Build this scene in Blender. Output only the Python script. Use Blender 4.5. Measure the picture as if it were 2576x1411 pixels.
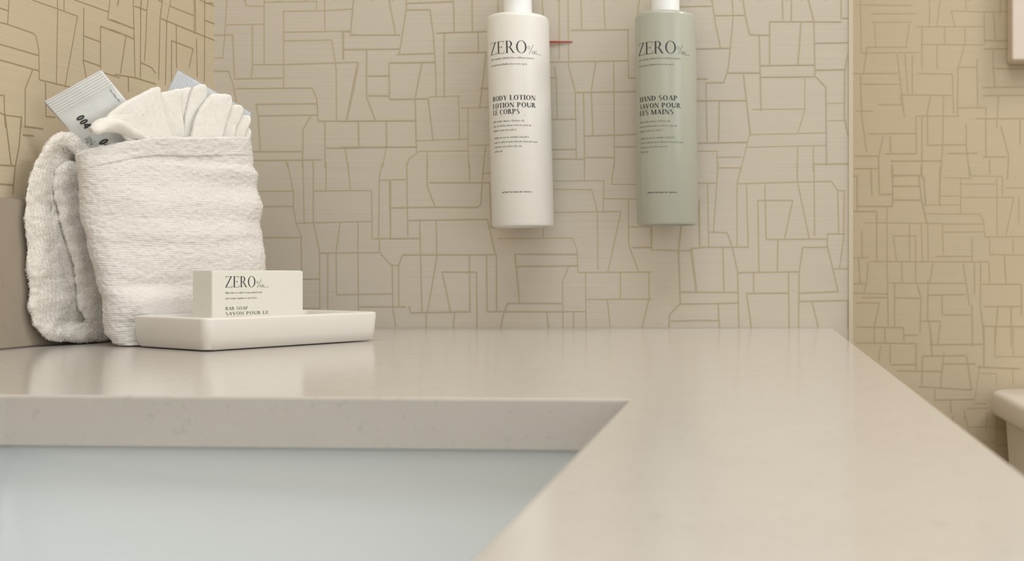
import bpy, bmesh, math, random
from mathutils import Vector, Matrix, noise
R = math.radians
random.seed(7)
S = bpy.context.scene
col = S.collection
for o in list(bpy.data.objects): bpy.data.objects.remove(o)

# ---------------------------------------------------------------- camera, exposure, lights
F = 2750.0; PX, PY = 1905.0, 681.0          # focal length and principal point of the photograph (2576 x 1411)
CZ = 0.9122; TOP = 0.86                     # lens height, counter top height
cam_d = bpy.data.cameras.new('camera'); cam = bpy.data.objects.new('camera', cam_d); col.objects.link(cam)
cam.location = (0, 0, CZ); cam.rotation_euler = (R(90), 0, 0)
cam_d.sensor_width = 36; cam_d.lens = F/2576*36
cam_d.shift_x = -(PX-1288)/2576; cam_d.shift_y = -(705.5-PY)/2576
cam_d.clip_start = 0.01; cam_d.clip_end = 20
cam_d.dof.use_dof = True; cam_d.dof.focus_distance = 0.79; cam_d.dof.aperture_fstop = 15
S.camera = cam
S.view_settings.view_transform = 'Standard'; S.view_settings.look = 'None'
S.view_settings.gamma = 1; S.view_settings.use_curve_mapping = False
S.view_settings.exposure = 0.0
w = bpy.data.worlds.new('world'); S.world = w; w.use_nodes = True
w.node_tree.nodes['Background'].inputs[0].default_value = (1, .95, .88, 1)
w.node_tree.nodes['Background'].inputs[1].default_value = 0.3

def area(name, loc, size, power, colr, target=None, size_y=None):
    l = bpy.data.lights.new(name, 'AREA'); l.shape = 'RECTANGLE'; l.size = size; l.size_y = size_y or size
    l.energy = power; l.color = colr
    o = bpy.data.objects.new(name, l); col.objects.link(o); o.location = loc
    d = Vector(target or (loc[0], loc[1], 0)) - Vector(loc)
    o.rotation_euler = d.to_track_quat('-Z', 'Y').to_euler()
    return o
area('ceiling_lamp_light', (0.25, 0.05, 2.36), 0.9, 13, (.89, .955, 1.0))
area('alcove_lamp_light', (1.15, 0.75, 2.36), 0.35, 11.5, (1, .955, .91))
area('vanity_lamp_light', (-0.36, 0.25, 1.98), 0.7, 1.5, (1, .99, .97), (0.1, 0.6, 0.9), 0.10)
area('right_fill_light', (1.6, -0.3, 1.35), 1.5, 13.5, (.87, .935, 1.0), (-.6, 0.8, 1.0))  # added fill from the right, no real doorway behind it
area('front_fill_light', (-0.05, -1.5, 1.5), 1.2, 6, (.87, .935, 1.0), (-.3, 1.0, 1.0))  # added soft fill from behind the camera, no window in that wall

# ---------------------------------------------------------------- helpers
def at(x, y, Z): return Vector(((x-PX)*Z/F, Z, CZ-(y-PY)*Z/F))

def lin(c):
    return tuple(((v/255)/12.92 if v/255 <= .04045 else ((v/255+.055)/1.055)**2.4) for v in c)+(1,)

def mat(name, rgb, rough=.5, spec=.5, noise_amt=0, nscale=(40, 40, 40), bump=0, bscale=(200, 200, 200), bdist=.001, sheen=0, coat=0, sss=0, metal=0, alpha=1, speck=0, trans=0):
    m = bpy.data.materials.new(name); m.use_nodes = True
    nt = m.node_tree; b = nt.nodes['Principled BSDF']
    b.inputs['Base Color'].default_value = lin(rgb); b.inputs['Roughness'].default_value = rough
    b.inputs['Specular IOR Level'].default_value = spec; b.inputs['Metallic'].default_value = metal
    b.inputs['Sheen Weight'].default_value = sheen; b.inputs['Coat Weight'].default_value = coat
    b.inputs['Alpha'].default_value = alpha; b.inputs['Transmission Weight'].default_value = trans
    if sss:
        b.inputs['Subsurface Weight'].default_value = sss; b.inputs['Subsurface Scale'].default_value = .004
    tc = nt.nodes.new('ShaderNodeTexCoord')
    def nz(scale, detail=3):
        mp = nt.nodes.new('ShaderNodeMapping'); mp.inputs['Scale'].default_value = scale
        nt.links.new(tc.outputs['Object'], mp.inputs[0])
        n = nt.nodes.new('ShaderNodeTexNoise'); n.inputs['Scale'].default_value = 1; n.inputs['Detail'].default_value = detail
        nt.links.new(mp.outputs[0], n.inputs[0]); return n
    src = None
    if noise_amt:
        n = nz(nscale); mr = nt.nodes.new('ShaderNodeMapRange')
        mr.inputs[1].default_value = .3; mr.inputs[2].default_value = .7
        mr.inputs[3].default_value = 1-noise_amt; mr.inputs[4].default_value = 1+noise_amt
        nt.links.new(n.outputs[0], mr.inputs[0])
        mx = nt.nodes.new('ShaderNodeVectorMath'); mx.operation = 'SCALE'
        mx.inputs[0].default_value = lin(rgb)[:3]; nt.links.new(mr.outputs[0], mx.inputs['Scale'])
        nt.links.new(mx.outputs[0], b.inputs['Base Color']); src = mx
    if speck:
        n = nz((260, 260, 260), 2); cr = nt.nodes.new('ShaderNodeValToRGB')
        cr.color_ramp.elements[0].position = .30; cr.color_ramp.elements[0].color = (1-speck,)*3+(1,)
        cr.color_ramp.elements[1].position = .37; cr.color_ramp.elements[1].color = (1, 1, 1, 1)
        nt.links.new(n.outputs[0], cr.inputs[0])
        ml = nt.nodes.new('ShaderNodeVectorMath'); ml.operation = 'MULTIPLY'
        if src: nt.links.new(src.outputs[0], ml.inputs[0])
        else: ml.inputs[0].default_value = lin(rgb)[:3]
        nt.links.new(cr.outputs[0], ml.inputs[1]); nt.links.new(ml.outputs[0], b.inputs['Base Color'])
    if bump:
        n = nz(bscale); bp = nt.nodes.new('ShaderNodeBump'); bp.inputs['Strength'].default_value = bump
        bp.inputs['Distance'].default_value = bdist
        nt.links.new(n.outputs[0], bp.inputs['Height']); nt.links.new(bp.outputs[0], b.inputs['Normal'])
    return m

M = {}
M['paper'] = mat('wallpaper_base', (201, 191, 175), .55, .35, .04, (9, 9, 1000), .15, (30, 30, 1500), .0001)
M['gold'] = mat('wallpaper_gold_line', (186, 172, 142), .6, .2)
M['paper_warm'] = mat('wallpaper_base_side', (200, 185, 158), .55, .35, .04, (9, 9, 1000), .15, (30, 30, 1500), .0001)
M['brown'] = mat('wallpaper_bronze_line', (166, 145, 113), .6, .2)
M['gold_warm'] = mat('wallpaper_gold_line_side', (185, 169, 138), .6, .2)
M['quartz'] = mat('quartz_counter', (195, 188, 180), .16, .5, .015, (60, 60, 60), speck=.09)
M['splash'] = mat('quartz_splash_shaded', (162, 150, 134), .35, .5, .015, (60, 60, 60), speck=.08)  # stone darkened: shade beside the towels is put into its colour
M['ceramic'] = mat('white_ceramic', (224, 219, 211), .3, .5, .01, (30, 30, 30), coat=.1)
M['basin'] = mat('basin_porcelain', (228, 231, 231), .09, .5, .01, (10, 10, 10), coat=.4)
M['towel'] = mat('white_terry', (229, 224, 218), .95, .1, .01, (500, 500, 500), .4, (700, 700, 2600), .0008, sheen=.3)
M['towel_loose'] = mat('white_terry_fluff', (249, 243, 235), .95, .1, .01, (500, 500, 500), .2, (1500, 1500, 1500), .0006, sheen=.15)
M['cloth'] = mat('white_flannel', (236, 232, 224), .95, .1, .015, (500, 500, 500), .5, (1800, 1800, 1800), .0006, sheen=.2)
M['sachet'] = mat('sachet_film', (230, 231, 229), .35, .5, .04, (60, 60, 60), .3, (160, 160, 160), .001)
M['sachet_grey'] = mat('sachet_grey_film', (196, 200, 204), .3, .5, .05, (60, 60, 60), .4, (120, 120, 120), .002)
M['ink'] = mat('black_ink', (62, 64, 64), .5)
M['ink_grey'] = mat('grey_ink', (132, 133, 126), .5)
M['ink_pale'] = mat('pale_grey_ink', (158, 158, 148), .5)
M['ink_blue'] = mat('blue_grey_ink', (110, 122, 130), .5)
M['lotion'] = mat('white_bottle_plastic', (232, 229, 222), .33, .5, .01, (20, 20, 20), sss=.05)
M['soap'] = mat('grey_green_bottle_plastic', (177, 178, 164), .26, .5, .01, (20, 20, 20))
M['cap'] = mat('white_cap_plastic', (240, 241, 240), .3, .5, .01, (20, 20, 20))
M['card'] = mat('off_white_card', (229, 226, 216), .6, .3, .01, (80, 80, 80))
M['trim'] = mat('cream_trim', (204, 190, 166), .4, .5, .01, (20, 20, 20))
M['panel'] = mat('pale_pink_panel', (224, 211, 198), .5, .4, .01, (20, 20, 20))
M['floor'] = mat('grey_floor_tile', (150, 140, 126), .4, .5, .05, (6, 6, 6))
M['ceil'] = mat('white_ceiling', (236, 230, 220), .8, .2, .01, (6, 6, 6))
M['wood'] = mat('vanity_wood', (120, 96, 72), .5, .4, .08, (6, 6, 80))
M['metal'] = mat('brushed_metal', (190, 188, 184), .3, .5, .02, (40, 40, 40), metal=1)
def translucent(m, fac, rgb):                 # light passes a little through the pile
    nt = m.node_tree; b = nt.nodes['Principled BSDF']; out = nt.nodes['Material Output']
    t = nt.nodes.new('ShaderNodeBsdfTranslucent'); t.inputs[0].default_value = lin(rgb)
    mx = nt.nodes.new('ShaderNodeMixShader'); mx.inputs[0].default_value = fac
    nt.links.new(b.outputs[0], mx.inputs[1]); nt.links.new(t.outputs[0], mx.inputs[2]); nt.links.new(mx.outputs[0], out.inputs[0])
translucent(M['towel_loose'], .15, (252, 247, 238))
M['red'] = mat('red_plastic', (196, 104, 88), .5, .3, .02, (40, 40, 40))
M['grey_line'] = mat('caulk', (190, 180, 165), .6, .3, .02, (40, 40, 40))

def link(name, me, mats, parent=None):
    o = bpy.data.objects.new(name, me); col.objects.link(o)
    for m in (mats if isinstance(mats, (list, tuple)) else [mats]): me.materials.append(m)
    if parent: o.parent = parent
    return o

def obj(name, bm, mats, parent=None, smooth=False):
    me = bpy.data.meshes.new(name); bmesh.ops.recalc_face_normals(bm, faces=bm.faces) if smooth != 'keep' else None
    bm.to_mesh(me); bm.free()
    if smooth is True:
        for p in me.polygons: p.use_smooth = True
    return link(name, me, mats, parent)

def empty(name, loc, parent=None):
    o = bpy.data.objects.new(name, None); col.objects.link(o); o.location = loc; o.empty_display_size = .02
    if parent: o.parent = parent
    return o

def tag(o, label=None, cat=None, group=None, kind=None):
    if label: o['label'] = label
    if cat: o['category'] = cat
    if group: o['group'] = group
    if kind: o['kind'] = kind
    return o

def box(bm, lo, hi, mi=0, bevel=0, seg=2):
    vs = [bm.verts.new((x, y, z)) for z in (lo[2], hi[2]) for y in (lo[1], hi[1]) for x in (lo[0], hi[0])]
    fs = [bm.faces.new([vs[i] for i in q]) for q in ((0, 2, 3, 1), (4, 5, 7, 6), (0, 1, 5, 4), (2, 6, 7, 3), (0, 4, 6, 2), (1, 3, 7, 5))]
    for f in fs: f.material_index = mi
    if bevel:
        es = list({e for f in fs for e in f.edges})
        bmesh.ops.bevel(bm, geom=es, offset=bevel, segments=seg, profile=.5, affect='EDGES')
    return vs

def prism(bm, pts, z0, z1, mi=0):
    a = [bm.verts.new((p[0], p[1], z0)) for p in pts]; b = [bm.verts.new((p[0], p[1], z1)) for p in pts]
    n = len(pts); fs = [bm.faces.new(a[::-1]), bm.faces.new(b)]
    for i in range(n): fs.append(bm.faces.new([a[i], a[(i+1) % n], b[(i+1) % n], b[i]]))
    for f in fs: f.material_index = mi
    return fs

def lathe(bm, prof, cx=0, cy=0, n=64, cap0=True, cap1=True):
    rings = []
    for r, z in prof: rings.append([bm.verts.new((cx+r*math.cos(2*math.pi*k/n), cy+r*math.sin(2*math.pi*k/n), z)) for k in range(n)])
    for a, b in zip(rings, rings[1:]):
        for k in range(n): bm.faces.new([a[k], a[(k+1) % n], b[(k+1) % n], b[k]])
    if cap0: bm.faces.new(rings[0][::-1])
    if cap1: bm.faces.new(rings[-1])

def loft(bm, rings, closed=True, cap0=False, cap1=False):
    vr = [[bm.verts.new(p) for p in r] for r in rings]; n = len(vr[0])
    for a, b in zip(vr, vr[1:]):
        for k in range(n if closed else n-1): bm.faces.new([a[k], a[(k+1) % n], b[(k+1) % n], b[k]])
    if cap0: bm.faces.new(vr[0][::-1])
    if cap1: bm.faces.new(vr[-1])
    return vr

# ---------------------------------------------------------------- setting
YB = 0.99                                    # side wall behind the counter
XE = 0.083                                   # its free end
YA = 1.45                                    # alcove wall
XC, TL = -0.4915, 0.0709                     # corner with the left wall, slope of the left wall
def xl(y): return XC+(y-YB)*TL               # x of the left wall at depth y
ZC = 2.4

# wallpaper lines, traced as polylines on each wall
def parse(s, x0, y0, sc):
    out = []
    for pl in s.split(';'):
        v = [float(t) for t in pl.replace(',', ' ').split()]
        if len(v) >= 4: out.append([(x0+v[i]/sc, y0+v[i+1]/sc) for i in range(0, len(v)-1, 2)])
    return out
back = []
back += parse("""460,0 465,45 485,52 610,52; 305,0 287,300 270,490 205,490; 300,210 610,205; 620,0 620,535; 620,18 1065,10 1060,80;
785,95 1120,90 1360,75; 1130,0 1135,265; 1375,0 1350,290 1411,292; 785,90 785,740; 785,272 1345,262; 785,345 1190,338 1220,510 1230,600 1232,1020;
1290,262 1292,490; 1292,418 1411,415; 520,208 522,560 510,655; 535,545 780,545 1411,525; 205,298 355,295 365,560 372,665; 372,668 540,662 780,660;
380,748 1025,742 1065,830 1075,1020; 205,600 320,602 355,700 385,860; 550,880 1065,876; 552,880 570,985 590,1280; 570,978 1075,970; 1010,988 950,1090 945,1411;
1075,1022 1411,1022; 1405,560 1315,1020; 205,1285 590,1280 945,1280; 205,1358 1110,1350; 1135,1030 1135,1411; 1150,1250 1411,1250; 1305,1260 1330,1411; 800,1350 820,1411; 1035,1350 1035,1411""", 480, 0, 3.36)
back += parse("""100,0 72,295 490,295; 400,0 455,290; 545,0 545,80 485,460; 20,418 485,412; 465,460 770,450; 545,28 945,12; 545,85 745,80 775,300 795,640 795,815;
945,12 950,265; 1100,0 1105,265; 800,280 870,275 1230,265; 865,285 865,820; 1150,275 1155,440; 900,445 1220,440 1190,700 1165,900; 1165,745 1300,745; 1320,0 1320,180;
10,265 10,500; 0,265 70,265; 210,420 210,820 285,1020; 225,640 400,640; 400,530 402,830; 400,530 790,525; 225,808 395,808; 410,840 730,832; 680,530 655,640 620,830 630,1240;
140,530 100,750 40,1020; 0,1022 630,1018; 140,1030 145,1240; 375,1025 380,1240; 0,1245 630,1240; 730,835 770,1175; 740,820 985,812 995,1170; 640,1188 1070,1175; 1010,912 1300,908;
1065,920 1070,1411; 640,1280 1065,1275; 630,1240 632,1278; 640,1290 570,1340 545,1411; 720,1285 725,1411; 375,1250 345,1411; 1080,1228 1300,1225; 1215,1235 1195,1411""", 860, 0, 3.36)
back += parse("""415,0 465,250 465,380 485,500 530,620 535,1380; 545,0 555,500; 632,0 632,500; 740,0 740,225; 925,0 945,225; 1215,0 1190,110 1185,640; -200,240 460,237; -200,372 460,365;
490,508 630,505 1125,492; 635,235 1125,232 1130,635; 1190,145 1411,138; 1275,150 1285,620; 1285,380 1411,380; -200,630 535,628; 635,505 685,750 688,1380; 695,760 1190,755;
860,500 825,750 830,1110; 1010,500 1010,755 1015,1385; 1135,640 1411,635; 1190,640 1192,755 1290,860 1355,865 1380,790 1411,770; 755,765 755,1385; 835,1112 1305,1105;
1300,870 1305,1240 1330,1380; 1355,870 1355,1210; 535,980 690,978; 535,1230 690,1230; 1020,1215 1411,1215""", 600, 410, 3.36)
back += parse("""145,0 150,380 155,610; 10,160 10,635; 315,0 320,200 385,365; 340,165 860,165; 675,0 675,165; 0,378 385,372 740,375 770,350 795,0; 785,85 950,85; 845,165 860,545;
165,485 255,483 825,475 895,770; 255,485 265,880 275,1265; 0,638 255,635; 395,485 400,800 320,1260; 115,775 905,775 905,1255; 165,1212 180,1265 680,1255; 310,1265 310,1385; 550,1258 540,1385;
445,920 735,920 740,1385; 445,920 515,1250; 675,780 680,1255; 820,780 825,1255 1500,1255; 1590,770 1060,772 1080,960 1100,1180; 1075,875 1590,867; 1450,1185 1000,1185 970,1255 940,1385; 1330,1260 1345,1385; 860,548 905,545""", 980, 410, 3.36)
back += parse("""495,480 495,630; 110,640 740,635 780,740 785,920; 500,152 1005,150; 840,0 840,150; 1090,0 1070,180 1380,182; 500,220 900,225 930,320 950,420 955,900; 1005,150 1000,410;
500,418 1150,410 1040,915; 1010,300 1380,305; 1212,305 1215,690 1300,920; 1220,540 1390,538; 1250,712 1411,712; 785,925 1411,922; 850,930 855,1385; 1145,930 1145,1150; 1385,930 1390,1150;
855,1152 1411,1150; 1035,1155 1060,1385; 1385,1160 1330,1385; 710,870 655,1000 660,1385; 665,1255 850,1255; 750,1260 750,1385""", 1220, 410, 3.36)
back += parse("""80,0 105,300; 225,0 225,500; 300,0 305,560 360,770 370,1335; 410,0 415,245; 600,0 615,245; 330,255 805,250 810,660 950,662; 900,0 870,300; 65,525 800,512; 60,655 195,655;
185,560 200,660 210,1000; 70,1010 360,1005; 535,515 495,770 510,1140; 685,520 690,1411; 365,780 955,772; 430,790 440,1411; 445,1148 960,1132; 700,1240 960,1240; 80,1265 360,1262; 80,1340 440,1345; 445,1330 690,1330""", 1340, 0, 3.36)
back += parse("""-100,55 225,50; 235,0 260,180 305,395; 400,0 410,130 370,560 345,640 330,680 185,682 195,1175; 255,128 505,125; 490,0 510,130 545,285 710,290; 815,0 820,160; 890,0 890,165;
1030,0 1075,170 1085,630; 1300,0 1300,150 1360,150; 710,178 970,178 1300,180; 710,178 710,525; 970,178 945,525; 1090,355 1360,350; 0,405 385,395; 625,300 640,910; 640,540 1075,535; 640,635 1075,632;
1095,578 1330,572; 1355,450 1330,580 1325,960 1355,1110; 365,600 625,600; 495,610 550,1100; 50,650 195,650; 15,830 525,828; 295,840 290,1170; 10,1180 520,1172; 1100,640 1175,720 1180,1350;
1000,650 1000,900; 570,903 1000,900 945,1090; 1185,855 1320,852; 1195,995 1330,995; 550,1110 1175,1095; 545,1110 520,1200 470,1411; 520,1215 1170,1200; 940,1215 940,1411; 1070,1210 1070,1411; 1085,1352 1360,1350;
20,1245 275,1248 280,1411; 280,1298 475,1295; 290,1385 475,1383""", 1720, 0, 3.281)
back += parse("""225,0 185,580; 245,40 415,40 385,170; -30,170 215,168; 135,180 145,700; 385,175 385,710; 395,175 890,160 1180,155 1235,230 1300,235; 890,0 895,150 995,640; 1035,0 1040,610; 1040,10 1320,8;
465,190 470,430 480,710; 620,190 630,640; 570,915 560,315 855,315 785,640; 630,645 1145,640; 1235,240 1245,595; 1290,240 1285,600; 1150,598 1290,598 1250,895; 1150,600 1145,700; 1190,893 1325,893;
150,582 300,588 345,710; 85,710 480,710; 60,340 70,710; 730,650 725,915; 390,925 910,918; 1150,712 940,712 910,920 905,1385; 1150,712 1240,1085 905,1100; 345,715 390,925 400,1385; 265,720 275,1090; 0,722 45,1085;
0,1090 395,1092; 0,1190 400,1182; 525,930 525,1090; 505,1385 465,1100 820,1098; 820,930 825,1385; 915,1168 1320,1160 1320,1385; 1020,1175 1070,1385; 225,1190 235,1385; 0,1330 235,1330""", 1740, 410, 3.36)
back += parse("""265,505 265,735 595,740; 520,515 495,735 510,1180; 110,715 260,712; 600,720 690,715; 600,730 645,1085; 510,1185 420,1280 415,1385; 435,1335 610,1332; 670,310 675,715; 520,1090 610,1090; 520,1190 610,1190""", 1560, 410, 3.36)
left = []
left += parse("""100,0 85,265; 0,90 90,120; 0,250 85,270 370,370 400,400 430,560 435,880; 360,0 645,100 860,180 720,960; 635,0 640,100 625,940; 710,0 710,110; 830,0 1200,130; 1220,0 1195,210 1323,260; 0,490 430,615; 0,665 430,785;
360,780 280,980 278,1400; 440,885 860,985; 505,920 510,1290 610,1300; 0,1055 45,1060 50,1270 60,1411; 0,1250 50,1275 240,1300 235,1390; 930,90 925,680 965,910; 935,400 1115,465; 920,665 1115,735; 1115,750 1115,290 1323,370; 1100,790 1323,860""", 0, 0, 4.41)
left += parse("""325,0 350,1150; 545,0 525,160 510,600 490,900; 350,90 525,155; 0,290 340,425; 0,435 220,525 340,575; 215,540 135,1080; 435,200 430,1150; 700,0 755,30; 755,0 720,280 700,1180; 740,275 1520,595; 820,300 800,1250;
960,370 965,1000; 890,1200 890,600 1210,720 1150,1000; 430,920 600,1000 650,1080; 50,1100 340,1145 650,1240; 250,1140 255,1350; 1240,0 1245,460; 1260,580 1270,1130; 1380,0 1380,540 1375,1200; 1390,45 1500,45; 1390,300 1520,350""", 280, 0, 5.88)
left += parse("30,720 70,1040; 135,740 120,930 95,1060 80,1225; 0,1045 100,1050; 0,1165 85,1172; 155,800 270,815; 145,855 210,860", 0, 0, 2.52)
alc = []
alc += parse("""140,0 145,420; 110,40 540,42; 230,110 575,108; 235,175 540,175; 250,180 260,370; 525,190 500,375; 190,372 500,372; 145,420 600,415; 685,0 685,215; 770,0 740,215; 580,212 1120,210; 855,85 1120,95 1430,88; 855,90 885,205;
970,0 975,80; 1115,100 1120,345; 805,215 805,340; 965,215 965,350; 620,350 1110,355; 625,225 625,540; 745,360 745,545; 960,360 905,560; 190,380 165,580; 430,430 485,900; 70,580 430,580; 150,665 440,665; 490,430 515,750; 550,440 550,750;
590,580 865,585 875,890; 460,748 870,752; 1060,530 910,530 905,910; 1060,470 1065,840; 910,850 1130,848; 580,915 920,915; 690,760 665,910; 795,760 790,1140; 455,760 490,920; 280,825 480,825; 105,875 235,875; 140,600 150,920 190,1200;
200,1055 580,1052; 580,920 580,1215; 625,930 625,1411; 670,920 670,1145 970,1140; 975,980 975,1150 1005,1411; 1130,850 1130,1230; 1230,760 1215,1000; 1110,690 1430,685; 1110,755 1430,750; 1185,390 1190,560 1200,680; 1115,320 1430,320;
1115,385 1430,385; 1190,100 1205,330; 1245,0 1240,120; 830,1210 1060,1208; 790,1150 770,1411; 1250,1000 1310,1230 1300,1411; 1160,1260 1160,1370; 1110,1238 1290,1238; 1060,935 1430,935; 1400,950 1400,1130; 320,1080 285,1230 285,1411;
375,1080 380,1210; 340,1212 580,1212; 100,1230 280,1230; 380,1270 780,1268; 390,1300 390,1411; 100,1330 280,1328; 225,1330 225,1411; 400,1385 620,1380; 1180,540 1430,545""", 2120, 0, 3.136)
alc += parse("""70,70 115,70 115,350; 225,20 230,220; 285,0 290,215 400,215; 395,0 395,300; 75,350 270,350 270,740; 110,310 390,310; 400,65 600,65; 400,150 600,150; 400,258 620,260; 600,70 625,270 665,440; 640,75 655,295; 620,0 620,70;
770,0 765,300; 800,85 1000,90; 1000,0 1010,70 1260,75; 930,90 930,360; 770,230 930,230; 640,300 930,300; 660,370 1080,372 1110,420 1120,550 1150,560; 790,450 1110,450; 785,455 795,685; 800,515 1100,512; 940,135 1200,135;
940,240 1350,240 1285,550; 1215,90 1220,550; 1260,80 1260,230; 1290,165 1430,165; 1390,240 1390,440; 1130,552 1430,550; 1345,570 1345,690; 1160,570 1160,690 1430,695; 175,440 785,445; 350,320 350,740; 525,450 530,750; 620,450 630,750;
670,440 675,740; 400,545 575,542 575,920; 400,550 425,745; 220,745 1150,748; 730,705 1030,705; 1020,560 1020,740; 80,715 200,715; 150,500 155,710; 200,750 190,920 165,990; 465,755 470,915; 350,755 360,1260; 370,915 960,918; 710,760 690,910;
950,760 1000,1090; 1040,750 1040,1000; 1090,760 1085,1080 1120,1411; 1155,760 1160,910; 1275,700 1290,910; 1090,925 1400,925; 1410,930 1410,1170; 125,730 140,920; 80,920 180,920; 80,995 350,1000; 150,1030 350,1028; 110,1070 290,1072 250,1260 250,1380;
410,920 410,1260; 420,1030 610,1035; 590,930 620,1040 610,1300; 670,1010 960,1005; 675,900 670,1210; 785,1010 785,1160; 800,1165 1000,1165; 620,1215 770,1215; 680,1220 710,1400; 770,1220 750,1395; 110,1260 475,1265; 480,1270 485,1370;
330,1270 340,1390; 490,1325 590,1325; 1020,1090 1025,1411; 1120,1100 1400,1100; 1120,1255 1430,1260; 1225,1110 1200,1411; 1330,1110 1330,1411""", 2120, 420, 3.136)
alc += parse("""110,320 580,325 580,530; 375,340 375,480; 300,350 285,460; 390,492 575,490; 430,540 780,545; 970,420 630,425 625,660; 800,400 770,680; 800,485 1050,485; 980,430 1015,680; 690,335 1110,330; 1115,180 1115,510; 690,200 705,410;
600,665 1020,690; 725,690 730,770 1030,765; 850,770 855,870; 1070,510 1400,525; 1075,560 1210,565 1215,660; 1080,500 1040,770; 980,840 1140,835; 960,850 960,920; 1140,870 1130,1010; 1340,530 1345,650; 1200,200 1200,430 1430,430; 1345,200 1345,420; 1040,800 1130,800""", 2120, 760, 3.136)

def random_pattern(u0, v0, u1, v1, seed, cell=.045):
    rnd = random.Random(seed); out = []
    def rec(q, d):
        (a, b, c, e) = q                       # corners: bottom left, bottom right, top right, top left
        wdt = (abs(b[0]-a[0])+abs(c[0]-e[0]))/2; hgt = (abs(e[1]-a[1])+abs(c[1]-b[1]))/2
        if wdt < cell*.75 and hgt < cell*.75 or (wdt*hgt < cell*cell*.3): return
        t = rnd.uniform(.3, .7); t2 = min(.8, max(.2, t+rnd.choice((0, 0, .12, -.12))))
        L = lambda p, r, k: (p[0]+(r[0]-p[0])*k, p[1]+(r[1]-p[1])*k)
        if wdt > hgt*rnd.uniform(.7, 1.3):
            p, r = L(a, b, t), L(e, c, t2); out.append([p, r]); rec((a, p, r, e), d+1); rec((p, b, c, r), d+1)
        else:
            p, r = L(a, e, t), L(b, c, t); out.append([p, r]); rec((a, b, r, p), d+1); rec((p, r, c, e), d+1)
    rec(((u0, v0), (u1, v0), (u1, v1), (u0, v1)), 0)
    return out

def wall(name, P0, U, width, z0, z1, polys, mats, lw, thick=.05):
    """upright wall slab: P0 foot of the face, U unit vector along it; polys in (u, z); face normal = room side"""
    N = Vector((U.y, -U.x, 0))
    bm = bmesh.new()
    c = [P0, P0+U*width, P0+U*width-N*thick, P0-N*thick]
    prism(bm, [(p.x, p.y) for p in c], z0, z1, 0)
    k = 0
    for pl in polys:
        for a, b in zip(pl, pl[1:]):
            d = Vector((b[0]-a[0], b[1]-a[1])); L = d.length
            if L < 1e-5: continue
            d /= L; n = Vector((-d.y, d.x))*lw/2; k += 1
            off = .00004+.000003*(k % 97)
            pts = []
            for (p, s, e) in ((a, 1, -1), (b, 1, 1), (b, -1, 1), (a, -1, -1)):
                u = min(width, max(0, p[0]+n.x*s+d.x*e*lw*.4)); z = min(z1, max(z0, p[1]+n.y*s+d.y*e*lw*.4))
                pts.append(P0+U*u+N*off+Vector((0, 0, z)))
            try:
                f = bm.faces.new([bm.verts.new(p) for p in pts])
                f.material_index = 1; f.normal_update()
                if f.normal.dot(N) < 0: f.normal_flip()
            except ValueError: pass
    return tag(obj(name, bm, mats, smooth='keep'), kind='structure')

# wall behind the counter (fronto-parallel), starts at the left corner
U = Vector((1, 0, 0)); P0 = Vector((XC, YB, 0))
pb = [[((x-PX)*YB/F-XC, CZ-(y-PY)*YB/F) for x, y in pl] for pl in back]
zt = CZ+PY*YB/F
pb += random_pattern(0, zt, XE-XC, ZC, 3, .05)
pb += random_pattern(.0, TOP, .045, TOP+.09, 5, .04)
wb = wall('wall_back', P0, U, XE-XC, 0, ZC, pb, [M['paper'], M['gold']], .00105, .10)
# left wall
UL = Vector((TL, 1, 0)).normalized(); Y0 = -1.6
PL0 = Vector((xl(Y0), Y0, 0)); LW = (Vector((XC, YB, 0))-PL0).length
pw = []
for pl in left:
    q = []
    for x, y in pl:
        k = (x-PX)/F; Z = (XC-YB*TL)/(k-TL)     # ray meets wall x = XC+(Z-YB)*TL
        q.append(((Vector((k*Z, Z, 0))-PL0).dot(UL), CZ-(y-PY)*Z/F))
    pw.append(q)
uL = LW-.275
pw += random_pattern(0, TOP+.1, uL, 1.5, 11, .06)
pw += random_pattern(uL, 1.12, LW, 1.5, 12, .05)
wall('wall_left', PL0, UL, LW, 0, ZC, pw, [M['paper_warm'], M['brown']], .0009, .05)
# alcove wall
pa = [[((x-PX)*YA/F, CZ-(y-PY)*YA/F) for x, y in pl] for pl in alc]
XA0 = -.1; XA1 = 1.7
pa = [[(u-XA0, z) for u, z in pl] for pl in pa]
ua, za = .37-XA0, CZ+PY*YA/F
pa += random_pattern(ua, .55, XA1-XA0, 1.6, 21, .05)
pa += random_pattern(.09-XA0, za, ua, 1.6, 22, .05)
pa += random_pattern(.09-XA0, .45, ua, .72, 23, .05)
wall('wall_alcove', Vector((XA0, YA, 0)), Vector((1, 0, 0)), XA1-XA0, 0, ZC, pa, [M['paper_warm'], M['gold_warm']], .0015, .05)
for nm, lo, hi, m in (('floor', (-.75, -1.65, -.05), (1.75, 1.5, 0), 'floor'), ('ceiling', (-.75, -1.65, ZC), (1.75, 1.5, ZC+.05), 'ceil'),
                      ('wall_right', (1.7, -1.6, 0), (1.75, 1.5, ZC), 'ceil'), ('wall_front', (-.72, -1.65, 0), (1.75, -1.6, ZC), 'ceil'),
                      ('wall_return', (XE-.1, YB+.10, 0), (XE, YA, ZC), 'paper_warm')):
    bm = bmesh.new(); box(bm, lo, hi); tag(obj(nm, bm, M[m]), kind='structure')
bm = bmesh.new()                              # corner guard on the free end of the wall
prism(bm, [(XE-.0002, YB-.0015), (XE+.0036, YB-.0015), (XE+.0036, YB+.022), (XE+.0002, YB+.022), (XE+.0002, YB-.0001), (XE-.0002, YB-.0001)], 0, ZC)
tag(obj('trim_1', bm, M['trim']), kind='structure')
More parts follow.
